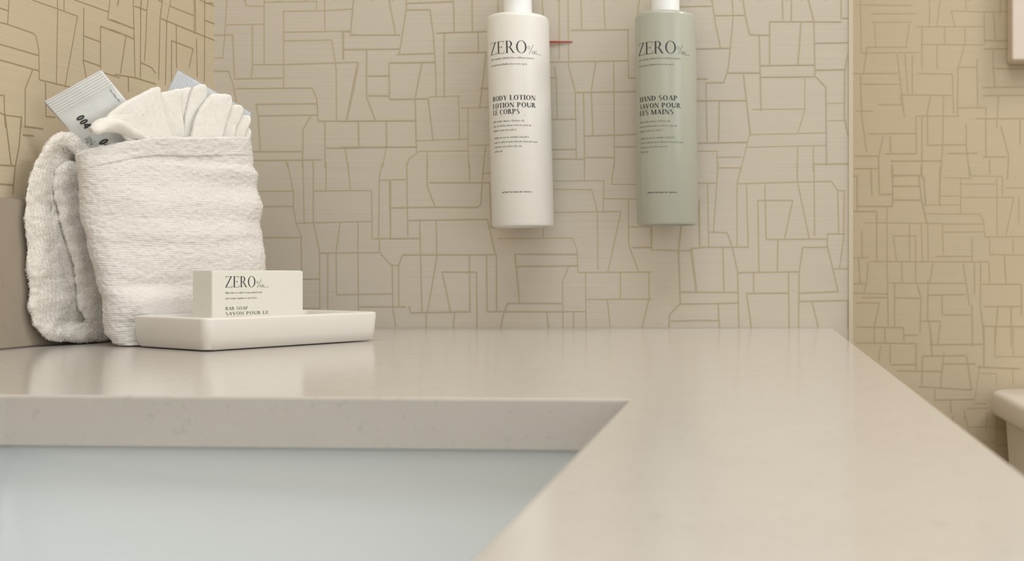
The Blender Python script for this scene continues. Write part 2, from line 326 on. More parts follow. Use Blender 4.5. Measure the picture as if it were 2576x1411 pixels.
for nm, lo, hi in (('baseboard_alcove', (XE+.006, YA-.014, 0), (1.7, YA-.0005, .1)), ('baseboard_right', (1.686, -1.6, 0), (1.6995, YA-.015, .1))):
    bm = bmesh.new(); box(bm, lo, hi, bevel=.003); tag(obj(nm, bm, M['trim']), kind='structure')

# ---------------------------------------------------------------- countertop with sink cutout
XR = 0.0686; TH = 0.0213; YN = -0.62
CUT = [(-.0519, .0447), (-.0519, .4447), (-.338, .4612), (-.338, .0447)]   # right near, right far, left far, left near
def rounded(pts, r, n=6):
    out = []
    m = len(pts)
    for i in range(m):
        p = Vector(pts[i]); a = (Vector(pts[i-1])-p).normalized(); b = (Vector(pts[(i+1) % m])-p).normalized()
        ri = r[i] if isinstance(r, (list, tuple)) else r
        ang = a.angle(b); t = ri/math.tan(ang/2); c = p+(a+b).normalized()*ri/math.sin(ang/2)
        s = p+a*t-c; e = p+b*t-c
        for k in range(n+1):
            v = s.lerp(e, k/n)
            v = v.normalized()*ri if v.length > 1e-9 else v
            out.append((c.x+v.x, c.y+v.y))
    return out
outer = rounded([(XR, YN), (XR, YB-.0008), (xl(YB)+.001, YB-.0008), (xl(YN)+.001, YN)], [.003, .006, .0005, .003], 5)
inner = rounded(CUT, [.006, .004, .02, .02], 5)
bm = bmesh.new()
def ringfill(z, off_o=0, off_i=0):
    vo = [bm.verts.new((x, y, z)) for x, y in outer]; vi = [bm.verts.new((x, y, z)) for x, y in inner]
    return vo, vi
levels = []
bev = .0012
def shrink(pts, d):
    m = len(pts); out = []
    for i in range(m):
        p = Vector(pts[i]); a = Vector(pts[i-1]); b = Vector(pts[(i+1) % m])
        t = (b-a); t.normalize(); nrm = Vector((t.y, -t.x)); out.append((p.x+nrm.x*d, p.y+nrm.y*d))
    return out
area2 = lambda pts: sum(pts[i-1][0]*pts[i][1]-pts[i][0]*pts[i-1][1] for i in range(len(pts)))
so = 1 if area2(outer) > 0 else -1; si = 1 if area2(inner) > 0 else -1
levels = [(0, bev), (-bev*.3, bev*.3), (-bev, 0), (-TH+.0006, 0), (-TH, .0006)]
VO = [[bm.verts.new((x, y, TOP+dz)) for x, y in shrink(outer, -so*ins)] for dz, ins in levels]
VI = [[bm.verts.new((x, y, TOP+dz)) for x, y in shrink(inner, si*ins)] for dz, ins in levels]
for V in (VO, VI):
    for a, b in zip(V, V[1:]):
        for k in range(len(a)): bm.faces.new([a[k], a[(k+1) % len(a)], b[(k+1) % len(a)], b[k]])
for li in (0, -1):
    es = []
    for V in (VO[li], VI[li]):
        for k in range(len(V)):
            e = bm.edges.get((V[k], V[(k+1) % len(V)])); es.append(e)
    bmesh.ops.triangle_fill(bm, use_beauty=True, edges=es)
bmesh.ops.remove_doubles(bm, verts=bm.verts, dist=1e-6)
ct = obj('vanity_countertop', bm, M['quartz'])
tag(ct, 'beige speckled stone vanity countertop with a rectangular sink cutout', 'countertop')
# side splash on the left wall
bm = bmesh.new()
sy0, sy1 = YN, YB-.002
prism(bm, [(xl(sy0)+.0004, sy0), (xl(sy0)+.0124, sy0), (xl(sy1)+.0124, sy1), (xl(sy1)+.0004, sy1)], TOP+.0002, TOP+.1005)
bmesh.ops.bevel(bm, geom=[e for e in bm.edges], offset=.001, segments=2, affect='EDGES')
tag(obj('backsplash', bm, M['splash']), 'low shade-darkened stone backsplash along the left wall behind the towels', 'backsplash')

# undermount basin
bm = bmesh.new()
def qrect(ins, z, r):
    p = [(CUT[0][0]-ins, CUT[0][1]+ins), (CUT[1][0]-ins, CUT[1][1]-ins), (CUT[2][0]+ins, CUT[2][1]-ins), (CUT[3][0]+ins, CUT[3][1]+ins)]
    return [(x, y, z) for x, y in rounded(p, r, 8)]
ZB = TOP-TH-.0004
rings = [qrect(-.020, ZB, .03), qrect(-.012, ZB, .028), qrect(-.0115, ZB-.003, .028), qrect(-.008, ZB-.03, .03), qrect(-.002, ZB-.09, .034), qrect(.008, ZB-.125, .04), qrect(.03, ZB-.142, .05), qrect(.08, ZB-.148, .05), qrect(.118, ZB-.151, .02)]
loft(bm, rings, cap1=True)
outr = [qrect(-.020, ZB, .03), qrect(-.020, ZB-.008, .03), qrect(-.014, ZB-.012, .034), qrect(-.012, ZB-.10, .04), qrect(0, ZB-.15, .05), qrect(.07, ZB-.162, .05)]
loft(bm, outr, cap1=True)
bmesh.ops.remove_doubles(bm, verts=bm.verts, dist=1e-6)
bs = empty('undermount_sink', (-.19, .25, ZB-.162))
tag(bs, 'white porcelain undermount sink basin below the counter cutout', 'sink')
b_o = obj('basin', bm, M['basin'], bs, smooth=True)
b_o.matrix_parent_inverse = Matrix.Translation(-bs.location)
def pin(o, root): o.matrix_parent_inverse = Matrix.Translation(-root.location); return o
bm = bmesh.new(); lathe(bm, [(.0, ZB-.1508), (.021, ZB-.1508), (.0215, ZB-.149), (.019, ZB-.1478), (.004, ZB-.147), (.0, ZB-.1468)][::1], -.195, .25, 32, False, False)
pin(obj('drain', bm, M['metal'], bs, smooth=True), bs)

# vanity cabinet under the counter (panels)
vc = empty('vanity_cabinet', (-.22, .2, 0)); tag(vc, 'brown wooden vanity cabinet beneath the countertop', 'cabinet')
bm = bmesh.new(); zt0 = TOP-TH-.0005
for lo, hi in (((-.47, YN+.01, .1), (.04, YN+.03, zt0)), ((-.47, YB-.03, .1), (.04, YB-.012, zt0)), ((-.47, YN+.03, .1), (.04, YB-.03, .12)), ((.022, YN+.03, zt0-.05), (.04, YB-.03, zt0)), ((-.42, YN+.06, 0), (-.02, YB-.06, .1))):
    box(bm, lo, hi)
pin(obj('body', bm, M['wood'], vc), vc)
for k in range(3):
    y0 = YN+.012+k*.529
    bm = bmesh.new(); box(bm, (.0405, y0, .105), (.058, y0+.522, zt0-.012), bevel=.002)
    d = pin(obj('door', bm, M['wood'], vc), vc)
    bm = bmesh.new(); box(bm, (.0582, y0+.45, .62), (.066, y0+.46, .74), bevel=.002)
    obj('handle', bm, M['metal'], d)

# ---------------------------------------------------------------- lettering
def ring_pts(cx, cy, rx, ry, wx, wy, a0, a1, n=14):
    out = []
    for k in range(n):
        t0 = R(a0+(a1-a0)*k/n); t1 = R(a0+(a1-a0)*(k+1)/n)
        q = [(cx+rx*math.cos(t0), cy+ry*math.sin(t0)), (cx+rx*math.cos(t1), cy+ry*math.sin(t1)),
             (cx+(rx-wx)*math.cos(t1), cy+(ry-wy)*math.sin(t1)), (cx+(rx-wx)*math.cos(t0), cy+(ry-wy)*math.sin(t0))]
        out.append(q)
    return out
def stroke(x0, y0, x1, y1, wd):
    if abs(x1-x0) > abs(y1-y0): n = (0, wd/2)
    else: n = (wd/2, 0)
    out = []
    for k in range(4):
        a = (x0+(x1-x0)*k/4, y0+(y1-y0)*k/4); b = (x0+(x1-x0)*(k+1)/4, y0+(y1-y0)*(k+1)/4)
        out.append([(a[0]-n[0], a[1]-n[1]), (b[0]-n[0], b[1]-n[1]), (b[0]+n[0], b[1]+n[1]), (a[0]+n[0], a[1]+n[1])])
    return out
def glyph(c, T, t):
    h = t/2; s = lambda x: stroke(x-T*.9, h, x+T*.9, h, t)+stroke(x-T*.9, 1-h, x+T*.9, 1-h, t)
    q = []
    if c == 'Z': w_ = .72; q = stroke(.06, 1-h, w_-.02, 1-h, t)+stroke(.02, h, w_, h, t)+stroke(w_-T*.5-.02, 1, T*.5+.02, 0, T)+stroke(.07, 1, .07, .8, t)+stroke(w_-.01, 0, w_-.01, .22, t)
    elif c == 'E': w_ = .66; q = stroke(.16, 0, .16, 1, T)+stroke(.03, h, w_, h, t)+stroke(.03, 1-h, w_-.03, 1-h, t)+stroke(.16, .52, .48, .52, t)+stroke(w_-.01, 0, w_-.01, .22, t)+stroke(w_-.04, 1, w_-.04, .8, t)+stroke(.48, .42, .48, .62, t)
    elif c == 'R': w_ = .76; q = stroke(.16, 0, .16, 1, T)+s(.16)+ring_pts(.30, .74, .26, .26, T, t, -90, 90)+stroke(.16, 1-h, .3, 1-h, t)+stroke(.16, .48+h, .3, .48+h, t)+stroke(.38, .48, .66, 0, T)+stroke(.6, h, w_, h, t)
    elif c == 'O': w_ = .84; q = ring_pts(.42, .5, .39, .52, T, t, 0, 360, 28)
    elif c == 'C': w_ = .74; q = ring_pts(.42, .5, .39, .52, T, t, 50, 310, 22)+stroke(.68, .95, .68, .68, t)
    elif c == 'B': w_ = .7; q = stroke(.16, 0, .16, 1, T)+s(.16)+ring_pts(.32, .75, .26, .25, T, t, -90, 90)+ring_pts(.34, .26, .3, .26, T, t, -90, 90)+stroke(.16, 1-h, .32, 1-h, t)+stroke(.16, .51, .34, .51, t)+stroke(.16, h, .34, h, t)
    elif c == 'D': w_ = .8; q = stroke(.16, 0, .16, 1, T)+s(.16)+ring_pts(.32, .5, .42, .5, T, t, -90, 90)+stroke(.16, 1-h, .32, 1-h, t)+stroke(.16, h, .32, h, t)
    elif c == 'P': w_ = .68; q = stroke(.16, 0, .16, 1, T)+s(.16)+ring_pts(.32, .73, .29, .27, T, t, -90, 90)+stroke(.16, 1-h, .32, 1-h, t)+stroke(.16, .47, .32, .47, t)
    elif c == 'L': w_ = .64; q = stroke(.16, 0, .16, 1, T)+s(.16)+stroke(.1, h, w_-.02, h, t)+stroke(w_-.03, 0, w_-.03, .25, t)
    elif c == 'T': w_ = .72; q = stroke(.36, 0, .36, 1, T)+stroke(.03, 1-h, .69, 1-h, t)+stroke(.04, 1, .04, .78, t)+stroke(.68, 1, .68, .78, t)+stroke(.22, h, .5, h, t)
    elif c == 'I': w_ = .34; q = stroke(.17, 0, .17, 1, T)+s(.17)
    elif c == 'Y': w_ = .74; q = stroke(.12, 1, .37, .45, T)+stroke(.66, 1, .39, .45, t*1.3)+stroke(.37, 0, .37, .5, T)+stroke(.24, h, .5, h, t)+stroke(.02, 1-h, .24, 1-h, t)
    elif c == 'N': w_ = .82; q = stroke(.12, 0, .12, 1, t*1.3)+stroke(.15, .98, .66, .02, T)+stroke(.69, 0, .69, 1, t*1.3)+stroke(.02, h, .22, h, t)+stroke(.58, 1-h, .8, 1-h, t)
    elif c == 'M': w_ = .96; q = stroke(.12, 0, .12, 1, t*1.3)+stroke(.16, 1, .46, .05, T)+stroke(.5, .05, .78, 1, t*1.3)+stroke(.82, 0, .82, 1, T)+stroke(.02, h, .22, h, t)+stroke(.72, h, .94, h, t)
    elif c == 'H': w_ = .84; q = stroke(.16, 0, .16, 1, T)+s(.16)+stroke(.68, 0, .68, 1, T)+s(.68)+stroke(.16, .5, .68, .5, t)
    elif c == 'A': w_ = .78; q = stroke(.1, 0, .38, 1, t*1.3)+stroke(.4, 1, .64, 0, T)+stroke(.2, .34, .56, .34, t)+stroke(.02, h, .2, h, t)+stroke(.52, h, .76, h, t)
    elif c == 'V': w_ = .76; q = stroke(.12, 1, .38, 0, T)+stroke(.66, 1, .4, 0, t*1.3)+stroke(.02, 1-h, .24, 1-h, t)+stroke(.56, 1-h, .74, 1-h, t)
    elif c == 'U': w_ = .8; q = stroke(.16, .3, .16, 1, T)+ring_pts(.39, .32, .3, .34, T, t*1.5, 180, 360)+stroke(.675, .3, .675, 1, t*1.3)+stroke(.04, 1-h, .3, 1-h, t)+stroke(.58, 1-h, .78, 1-h, t)
    elif c == 'S': w_ = .62; q = ring_pts(.3, .75, .25, .27, T*.8, t, 40, 250)+ring_pts(.32, .26, .25, .28, T*.8, t, -140, 70)+stroke(.2, .62, .44, .38, T)
    elif c == '0': w_ = .66; q = ring_pts(.33, .5, .3, .52, T, T*.8, 0, 360, 20)
    elif c == '4': w_ = .7; q = stroke(.5, 0, .5, 1, T)+stroke(.5, .98, .06, .34, t*2)+stroke(.04, .3, .68, .3, T*.8)
    elif c == '%': w_ = .9; q = stroke(.1, -.1, .62, 1.15, t*1.4)+ring_pts(.1, .72, .12, .2, t, t, 0, 360, 12)+ring_pts(.56, .16, .14, .2, t*1.3, t, 0, 360, 12)+ring_pts(.84, .16, .12, .2, t*1.3, t, 0, 360, 12)
    elif c == '_': w_ = .6; q = stroke(0, -.02, .6, -.02, t)
    else: w_ = .34
    return q, w_

def text_quads(s, T=.17, t=.045, gap=.04):
    x = 0; out = []
    for c in s:
        q, w_ = glyph(c, T, t); out += [[(px+x, py) for px, py in f] for f in q]; x += w_+gap
    return out, x-gap
def fit(s, x0, x1, y0, y1, T=.17, t=.045, gap=.04):
    q, W = text_quads(s, T, t, gap)
    return [[(x0+px/W*(x1-x0), y0+py*(y1-y0)) for px, py in f] for f in q]
def small_print(x0, x1, y, h, seed):
    """a line of print too small to read: words of tiny uneven marks"""
    rnd = random.Random(seed); x = x0; out = []; u = h*.42
    nl = rnd.randint(4, 8)
    while x < x1-u:
        hh = h*rnd.choice((.62, .62, .7, 1.0)); ww = u*rnd.uniform(.75, 1.05)
        out.append([(x, y), (x+ww*.34, y), (x+ww*.34, y+hh), (x, y+hh)])
        k = rnd.random()
        if k < .75: out.append([(x, y+hh*.55), (x+ww*.9, y+hh*.55), (x+ww*.9, y+hh*.8), (x, y+hh*.8)])
        if k > .35: out.append([(x+ww*.62, y), (x+ww*.9, y), (x+ww*.9, y+h*.62), (x+ww*.62, y+h*.62)])
        x += ww+u*.22; nl -= 1
        if nl <= 0: x += u*.9; nl = rnd.randint(3, 9)
    return out

def lettering(name, sets, fn, parent, root):
    """sets: list of (quads, material); fn maps (a, b) on the surface to a point"""
    bm = bmesh.new(); mats = []
    for quads, m in sets:
        if m not in mats: mats.append(m)
        mi = mats.index(m)
        for q in quads:
            n = max(1, int(abs(q[1][0]-q[0][0])/4)+0)
            vs = []
            try:
                f = bm.faces.new([bm.verts.new(fn(a, b)) for a, b in q]); f.material_index = mi
            except ValueError: pass
    return obj(name, bm, mats, parent, smooth='keep')

# ---------------------------------------------------------------- wall dispensers
def dispenser(name, cx, ybot, ytop, tilt, m, rows, label, neck_m, blabel, logo, cat):
    YC = .955; s = F/YC; r = 76.5/s
    base = Vector(((cx-PX)/s, YC, CZ+(PY-ybot)/s)); H = (ybot-ytop)/s
    root = empty(name, base); tag(root, label, cat, 'pump bottles mounted on the wallpapered wall'); root.rotation_euler = (0, tilt, 0)
    bm = bmesh.new()
    prof = [(.0, .0025), (r*.8, .002), (r*.86, 0), (r*.955, .0), (r, .0018), (r, H-.004), (r*.985, H-.0018), (r*.94, H-.0004), (r*.86, H), (r*.5, H+.0016), (.0118, H+.0020), (.0112, H+.006)]
    lathe(bm, prof, 0, 0, 96, False, True); bmesh.ops.remove_doubles(bm, verts=bm.verts, dist=1e-6)
    body = obj('bottle_body', bm, m, root, smooth=True)
    body.data.set_sharp_from_angle(angle=R(45))
    bm = bmesh.new(); lathe(bm, [(.0122, H+.0023), (.0122, H+.021), (.0112, H+.023), (.006, H+.0235), (.0045, H+.024), (.0045, H+.038)], 0, 0, 48)
    cap = obj('collar', bm, neck_m, root, smooth=True); cap.data.set_sharp_from_angle(angle=R(40))
    bm = bmesh.new(); lathe(bm, [(.004, H+.0375), (.010, H+.038), (.011, H+.040), (.011, H+.050), (.009, H+.053), (.002, H+.054)], 0, 0, 32)
    box(bm, (-.0045, -.045, H+.0415), (.0045, -.006, H+.0495), bevel=.002)
    obj('pump_head', bm, neck_m, root, smooth=True).data.set_sharp_from_angle(angle=R(40))
    tw_ = math.atan2(-base.x, YC)               # the label side is turned towards the sink
    fn = lambda a, b: Vector((math.sin(a/76.5+tw_)*(r+.00012), -math.cos(a/76.5+tw_)*(r+.00012), (ybot-b)/s))
    sets = []
    for kind, s_, a0, a1, y0, y1, im in rows:
        if kind == 't': q = fit(s_, a0, a1, y1, y0, .2, .05)
        elif kind == 'z': q = fit(s_, a0, a1, y1, y0, .12, .028, .06)
        elif kind == 'r': q = stroke(a0, y0, a1, y0, y1)
        else: q = [[(px, 2*y1-py) for px, py in f] for f in small_print(a0, a1, y1, 5.0, s_)]
        sets.append((q, im))
    lettering('printed_text', sets, fn, body, root)
    # bracket that holds it
    br = empty('wall_bracket', (base.x, YB, base.z+.06)); tag(br, blabel, 'bracket', 'brackets holding the wall bottles')
    bm = bmesh.new(); tx = math.sin(tilt)*(H+.012)
    hx = base.x*(YB-.003)/YC
    box(bm, (hx-.016+tx*.5, YB-.0055, base.z+.04), (hx+.014+tx*.5, YB-.0004, base.z+H-.012), bevel=.0012)
    box(bm, (hx-.004+tx, YB-.0055, base.z+H-.02), (hx+.004+tx, YB-.0004, base.z+H+.034), bevel=.0008)
    pin(obj('plate', bm, M['metal'], br), br)
    bm = bmesh.new(); zr = base.z+H+.0285
    n = 40; rr = []
    for k in range(n+1):
        th = R(90)+2*math.pi*k/n
        rr.append([(base.x+tx*1.3+math.cos(th)*q, YC+math.sin(th)*q, zr+dz) for q, dz in ((.0062, 0), (.0125, 0), (.0125, .003), (.0062, .003))])
    loft(bm, rr)
    box(bm, (base.x+tx-.006, YC+.0118, zr), (base.x+tx+.004, YB-.005, zr+.003))
    pin(obj('ring_arm', bm, M['metal'], br), br)
    return root, br
def rows_for(l1, l2, l3, e1, e2, e3, z0, dz=0):
    g = M['ink_grey']; k = M['ink']
    return [('z', 'ZERO', -83, z0, 118+dz, 148+dz, k), ('z', '%_', z0+2, z0+40, 128+dz, 148+dz, M['ink']),
            ('p', 1, -80, 38, 0, 162+dz, g), ('p', 2, -80, 20, 0, 177+dz, g),
            ('t', l1, -78, e1, 251+dz, 263+dz, k), ('t', l2, -78, e2, 269+dz, 281+dz, k), ('t', l3, -78, e3, 285+dz, 297+dz, k),
            ('r', '', -78, 40, 301+dz, 1.0, M['ink_pale']),
            ('p', 3, -78, 12, 0, 316+dz, g), ('p', 4, -78, 28, 0, 327+dz, g), ('p', 5, -78, -10, 0, 338+dz, g),
            ('p', 6, -76, 20, 0, 356+dz, g), ('p', 7, -76, 42, 0, 367+dz, g), ('p', 8, -76, 2, 0, 378+dz, g), ('p', 9, -76, -46, 0, 389+dz, g),
            ('p', 10, -52, 24, 0, 490+dz, k)]
d1, b1 = dispenser('lotion_bottle', 1316, 570, 45, R(-1.42), M['lotion'], rows_for('BODY LOTION', 'LOTION POUR', 'LE CORPS', 39, 39, -1, 20),
          'white pump bottle of body lotion mounted on the wallpapered wall', M['cap'], 'metal bracket on the wall behind the white lotion bottle', 0, 'bottle')
d2, b2 = dispenser('soap_bottle', 1679.5, 566, 40, R(-.55), M['soap'], rows_for('HAND SOAP', 'SAVON POUR', 'LES MAINS', 28, 36, 18, 26, 1),
          'grey-green pump bottle of hand soap mounted on the wallpapered wall', M['cap'], 'metal bracket on the wall behind the grey-green soap bottle', 0, 'bottle')
bm = bmesh.new()
vs = [at(1330, 106, YB-.003), at(1384, 103, YB-.003), at(1440, 103.3, YB-.001), at(1440, 105.0, YB-.001), at(1384, 108.5, YB-.003), at(1330, 110, YB-.003)]
a = [bm.verts.new(v) for v in vs]; b = [bm.verts.new(v+Vector((0, .0008, 0))) for v in vs]
bm.faces.new(a); bm.faces.new(b[::-1])
for i in range(6): bm.faces.new([a[i], b[i], b[(i+1) % 6], a[(i+1) % 6]])
t_ = pin(obj('seal_strip', bm, M['red'], b1), b1); t_['label'] = 'thin red strip'

# ---------------------------------------------------------------- soap tray and soap box
eL = Vector((.53, .848, 0)).normalized(); eS = Vector((-eL.y, eL.x, 0))
C0 = Vector((-.3535, .7000, TOP))
Lt, St, Ht = .136, .088, .0218
def tp(a, b, z): return C0+eL*a+eS*b+Vector((0, 0, z))
def trect(ins, z, r, n=8, exp=0):
    p = rounded([(ins, ins), (Lt-ins, ins), (Lt-ins, St-ins), (ins, St-ins)], r, n)
    return [tp(x, y, z) for x, y in p]
bm = bmesh.new()
rings = [trect(.014, .0006, .006), trect(.0035, .0006, .006), trect(.0022, .0014, .006), trect(.0008, .008, .0065), trect(0, Ht-.0016, .0065), trect(.0004, Ht-.0005, .0065), trect(.0014, Ht, .006),
         trect(.0048, Ht, .006), trect(.0058, Ht-.0005, .006), trect(.0066, Ht-.003, .0065), trect(.010, .0115, .006), trect(.013, .0100, .006)]
loft(bm, rings, cap0=True, cap1=True)
tray = empty('soap_tray', tuple(tp(Lt/2, St/2, 0)))
tag(tray, 'white ceramic soap tray on the counter in front of the towels', 'tray')
pin(obj('dish', bm, M['ceramic'], tray, smooth=True), tray).data.set_sharp_from_angle(angle=R(50))
for a_ in (.02, Lt-.02):
    for b_ in (.02, St-.02):
        bm = bmesh.new(); c = tp(a_, b_, 0); lathe(bm, [(.004, TOP+.0001), (.004, TOP+.0006)], c.x, c.y, 16)
        pin(obj('foot_pad', bm, M['ceramic'], tray), tray)
# box
Q = Vector((-.3717, .745, 0)); zb0 = TOP+.0102; zb1 = CZ-.0002
bl, bs_ = .0704, .0229
def bp_(a, b, z): return Vector((Q.x, Q.y, 0))+eL*a+eS*b+Vector((0, 0, z))
bm = bmesh.new()
cs = [bp_(0, 0, 0), bp_(bl, 0, 0), bp_(bl, bs_, 0), bp_(0, bs_, 0)]
prism(bm, [(p.x, p.y) for p in cs], zb0, zb1)
bmesh.ops.bevel(bm, geom=list(bm.edges), offset=.0004, segments=2, affect='EDGES')
sb = empty('soap_box', tuple(bp_(bl/2, bs_/2, zb0))); tag(sb, 'small off-white cardboard bar soap box standing in the white tray', 'box')
carton = pin(obj('carton', bm, M['card'], sb), sb)
def fl(x):
    r_ = (x-PX)/F; return (Q.x-r_*Q.y)/(r_*eL.y-eL.x)
def fz(y, x):
    Z = Q.y+fl(x)*eL.y; return CZ-(y-PY)*Z/F
fb = lambda a, b: bp_(a, -.0001, b)
def bt(s_, x0, x1, y0, y1, T, t, gap=.04):
    z1_ = fz(y0, x0); z0_ = fz(y1, x0); return fit(s_, fl(x0), fl(x1), z0_, z1_, T, t, gap)
def bpnt(seed, x0, x1, y): return small_print(fl(x0), fl(x1), fz(y, x0), .0014, seed)
sets = [(bt('ZERO', 566, 643, 695, 723, .12, .03, .06), M['ink']), (bt('%_', 645, 676, 705, 722, .16, .05), M['ink_grey']),
        (bpnt(21, 567, 661, 739), M['ink_grey']), (bpnt(22, 567, 648, 753), M['ink_grey']),
        (bt('BAR SOAP', 567, 624, 772, 780, .2, .06), M['ink_grey']), (bt('SAVON POUR LE', 567, 676, 785, 793, .2, .06), M['ink_grey']), (bt('CORPS', 567, 610, 797, 805, .2, .06), M['ink_grey'])]
lettering('printed_text', sets, fb, carton, sb)
bm = bmesh.new()
vs = [bp_(.0004, .002, zb1+.00005), bp_(bl-.0006, .002, zb1+.00005), bp_(bl-.0006, bs_-.0005, zb1+.0002), bp_(.0004, bs_-.0005, zb1+.0002)]
vs2 = [v+Vector((0, 0, .0003)) for v in vs]
A = [bm.verts.new(v) for v in vs]; B = [bm.verts.new(v) for v in vs2]
bm.faces.new(A[::-1]); bm.faces.new(B)
for i in range(4): bm.faces.new([A[i], A[(i+1) % 4], B[(i+1) % 4], B[i]])
pin(obj('top_flap', bm, M['card'], sb), sb)

# ---------------------------------------------------------------- terry helpers
def catmull(P, n, closed=False):
    out = []; m = len(P)
    rng = range(m) if closed else range(m-1)
    for i in rng:
        p0 = P[(i-1) % m] if closed or i > 0 else P[i]; p1 = P[i]; p2 = P[(i+1) % m]; p3 = P[(i+2) % m] if closed or i+2 < m else P[(i+1) % m]
        for k in range(n):
            t = k/n
            out.append(tuple(.5*((2*b)+(-a+c)*t+(2*a-5*b+4*c-d)*t*t+(-a+3*b-3*c+d)*t*t*t) for a, b, c, d in zip(p0, p1, p2, p3)))
    if not closed: out.append(tuple(P[-1]))
    return out
def interp(tab, t):
    if t <= tab[0][0]: return tab[0][1]
    for (a, va), (b, vb) in zip(tab, tab[1:]):
        if t <= b:
            k = (t-a)/(b-a); k = k*k*(3-2*k); return va+(vb-va)*k
    return tab[-1][1]
def fluff(bm, count, length, width, seed, droop=.3, zmin=TOP+.0006):
    """short pile loops over the surface: thin tapered blades in the same mesh"""
    rnd = random.Random(seed); bm.faces.ensure_lookup_table()
    fs = [f for f in bm.faces]; ar = [f.calc_area() for f in fs]; tot = sum(ar)
    new = []
    for f, a in zip(fs, ar):
        k = count*a/tot; k = int(k)+(rnd.random() < k-int(k))
        vs = [v.co for v in f.verts]; n = f.normal
        for _ in range(k):
            wts = [rnd.random() for _ in vs]; s = sum(wts); p = sum((v*(w_/s) for v, w_ in zip(vs, wts)), Vector())
            t = n.orthogonal().normalized(); t = Matrix.Rotation(rnd.uniform(0, 6.28), 3, n) @ t
            l = length*rnd.uniform(.5, 1.2); d = (n+Vector((rnd.gauss(0, .5), rnd.gauss(0, .5), rnd.gauss(0, .5)-droop))).normalized()
            tip = p+d*l
            if tip.z < zmin: tip.z = zmin
            new.append((p-t*width/2, p+t*width/2, p+d*l*.6+t*width*.4, tip))
    for q in new:
        try: bm.faces.new([bm.verts.new(v) for v in q])
        except ValueError: pass
def rough_up(bm, amp, scale, seed=0):
    bm.normal_update()
    off = Vector((seed*3.1, seed*1.7, 0))
    for v in bm.verts:
        d = noise.fractal(v.co*scale+off, 1.0, 2.0, 4)*amp
        v.co += v.normal*d
        if v.co.z < TOP+.0006: v.co.z = TOP+.0006

# ---------------------------------------------------------------- folded towel seen end-on (left)
sc = .745/F
zfloor = TOP+.0012
def lay(c, y):                                # c = (x, z) of the section, y depth along the wall
    yf = .7362+(c[0]+.498)*.9; yy = yf+(y-.7362); k = yf/.745
    return Vector((max(c[0]*k, xl(yy)+.0162), yy, max(CZ+(c[1]-CZ)*k, zfloor)))
def soft_ribbon(bm, path, y0, y1, droop=0):
    """thick soft band: path of (pixel x, pixel y, half thickness in pixels), laid along the wall"""
    C = catmull(path, 10); n = len(C); P = []; Hh = []
    for x, y, h_ in C:
        p = at(x, y, .745); P.append(Vector((p.x, p.z))); Hh.append(h_*sc)
    Lf, Rt = [], []
    for i in range(n):
        t = (P[min(n-1, i+1)]-P[max(0, i-1)]).normalized(); nr = Vector((-t.y, t.x))
        Lf.append(P[i]+nr*Hh[i]); Rt.append(P[i]-nr*Hh[i])
    def capp(i, d, h_):
        nr = Vector((-d.y, d.x)); return [P[i]+nr*h_*math.cos(math.pi*k/8)+d*h_*math.sin(math.pi*k/8) for k in range(1, 8)]
    en = capp(n-1, (P[-1]-P[-2]).normalized(), Hh[-1]); stt = capp(0, (P[0]-P[1]).normalized(), Hh[0])
    loop = Lf+en+Rt[::-1]+stt
    core = P+[P[-1]]*7+P[::-1]+[P[0]]*7
    prof = [(0, 1), (.0006, .82), (.0022, .55), (.0048, .28), (.0085, .09), (.013, 0), (.022, 0), (.032, 0), (.045, 0), (y1-y0, 0)]
    rings = [[lay(loop[k].lerp(core[k], ins), y0+dy) for k in range(len(loop))] for dy, ins in prof]
    vr = loft(bm, rings)
    m = len(loop); last = vr[-1]
    mid = [bm.verts.new(lay(P[i], y1+.0005)) for i in range(n)]
    for i in range(n-1):
        bm.faces.new([last[i], last[i+1], mid[i+1], mid[i]])
        a = n+7+(n-1-i); bm.faces.new([mid[i], mid[i+1], last[a-1], last[a]])
    q = [last[n-1+k] for k in range(9)]
    for u, v in zip(q, q[1:]): bm.faces.new([mid[-1], u, v])
    q = [last[(2*n+6+k) % m] for k in range(9)]
    for u, v in zip(q, q[1:]): bm.faces.new([mid[0], u, v])
bm = bmesh.new()
soft_ribbon(bm, [(216, 402, 22), (190, 372, 27), (146, 352, 30), (106, 396, 31), (80, 460, 34), (74, 540, 35), (82, 620, 42), (97, 700, 51), (96, 770, 46), (112, 822, 36), (170, 838, 26),
                 (225, 818, 38), (226, 750, 56), (209, 660, 53), (186, 570, 55), (162, 480, 53), (154, 436, 38)], .7362, .805)
soft_ribbon(bm, [(140, 800, 22), (138, 740, 26), (130, 660, 26), (118, 570, 24), (112, 480, 20), (122, 430, 18)], .7440, .80)
bmesh.ops.remove_doubles(bm, verts=bm.verts, dist=1e-7)
bmesh.ops.recalc_face_normals(bm, faces=bm.faces)
bmesh.ops.subdivide_edges(bm, edges=list(bm.edges), cuts=1, use_grid_fill=True)
rough_up(bm, .0022, 60, 1); rough_up(bm, .0007, 300, 2); bm.normal_update()
fluff(bm, 140000, .0011, .0004, 4)
tw = obj('folded_towel', bm, M['towel_loose'], smooth='keep')
for p in tw.data.polygons: p.use_smooth = True
tag(tw, 'fluffy white towel folded into a loop, standing left of the pocket-folded towel', 'towel')

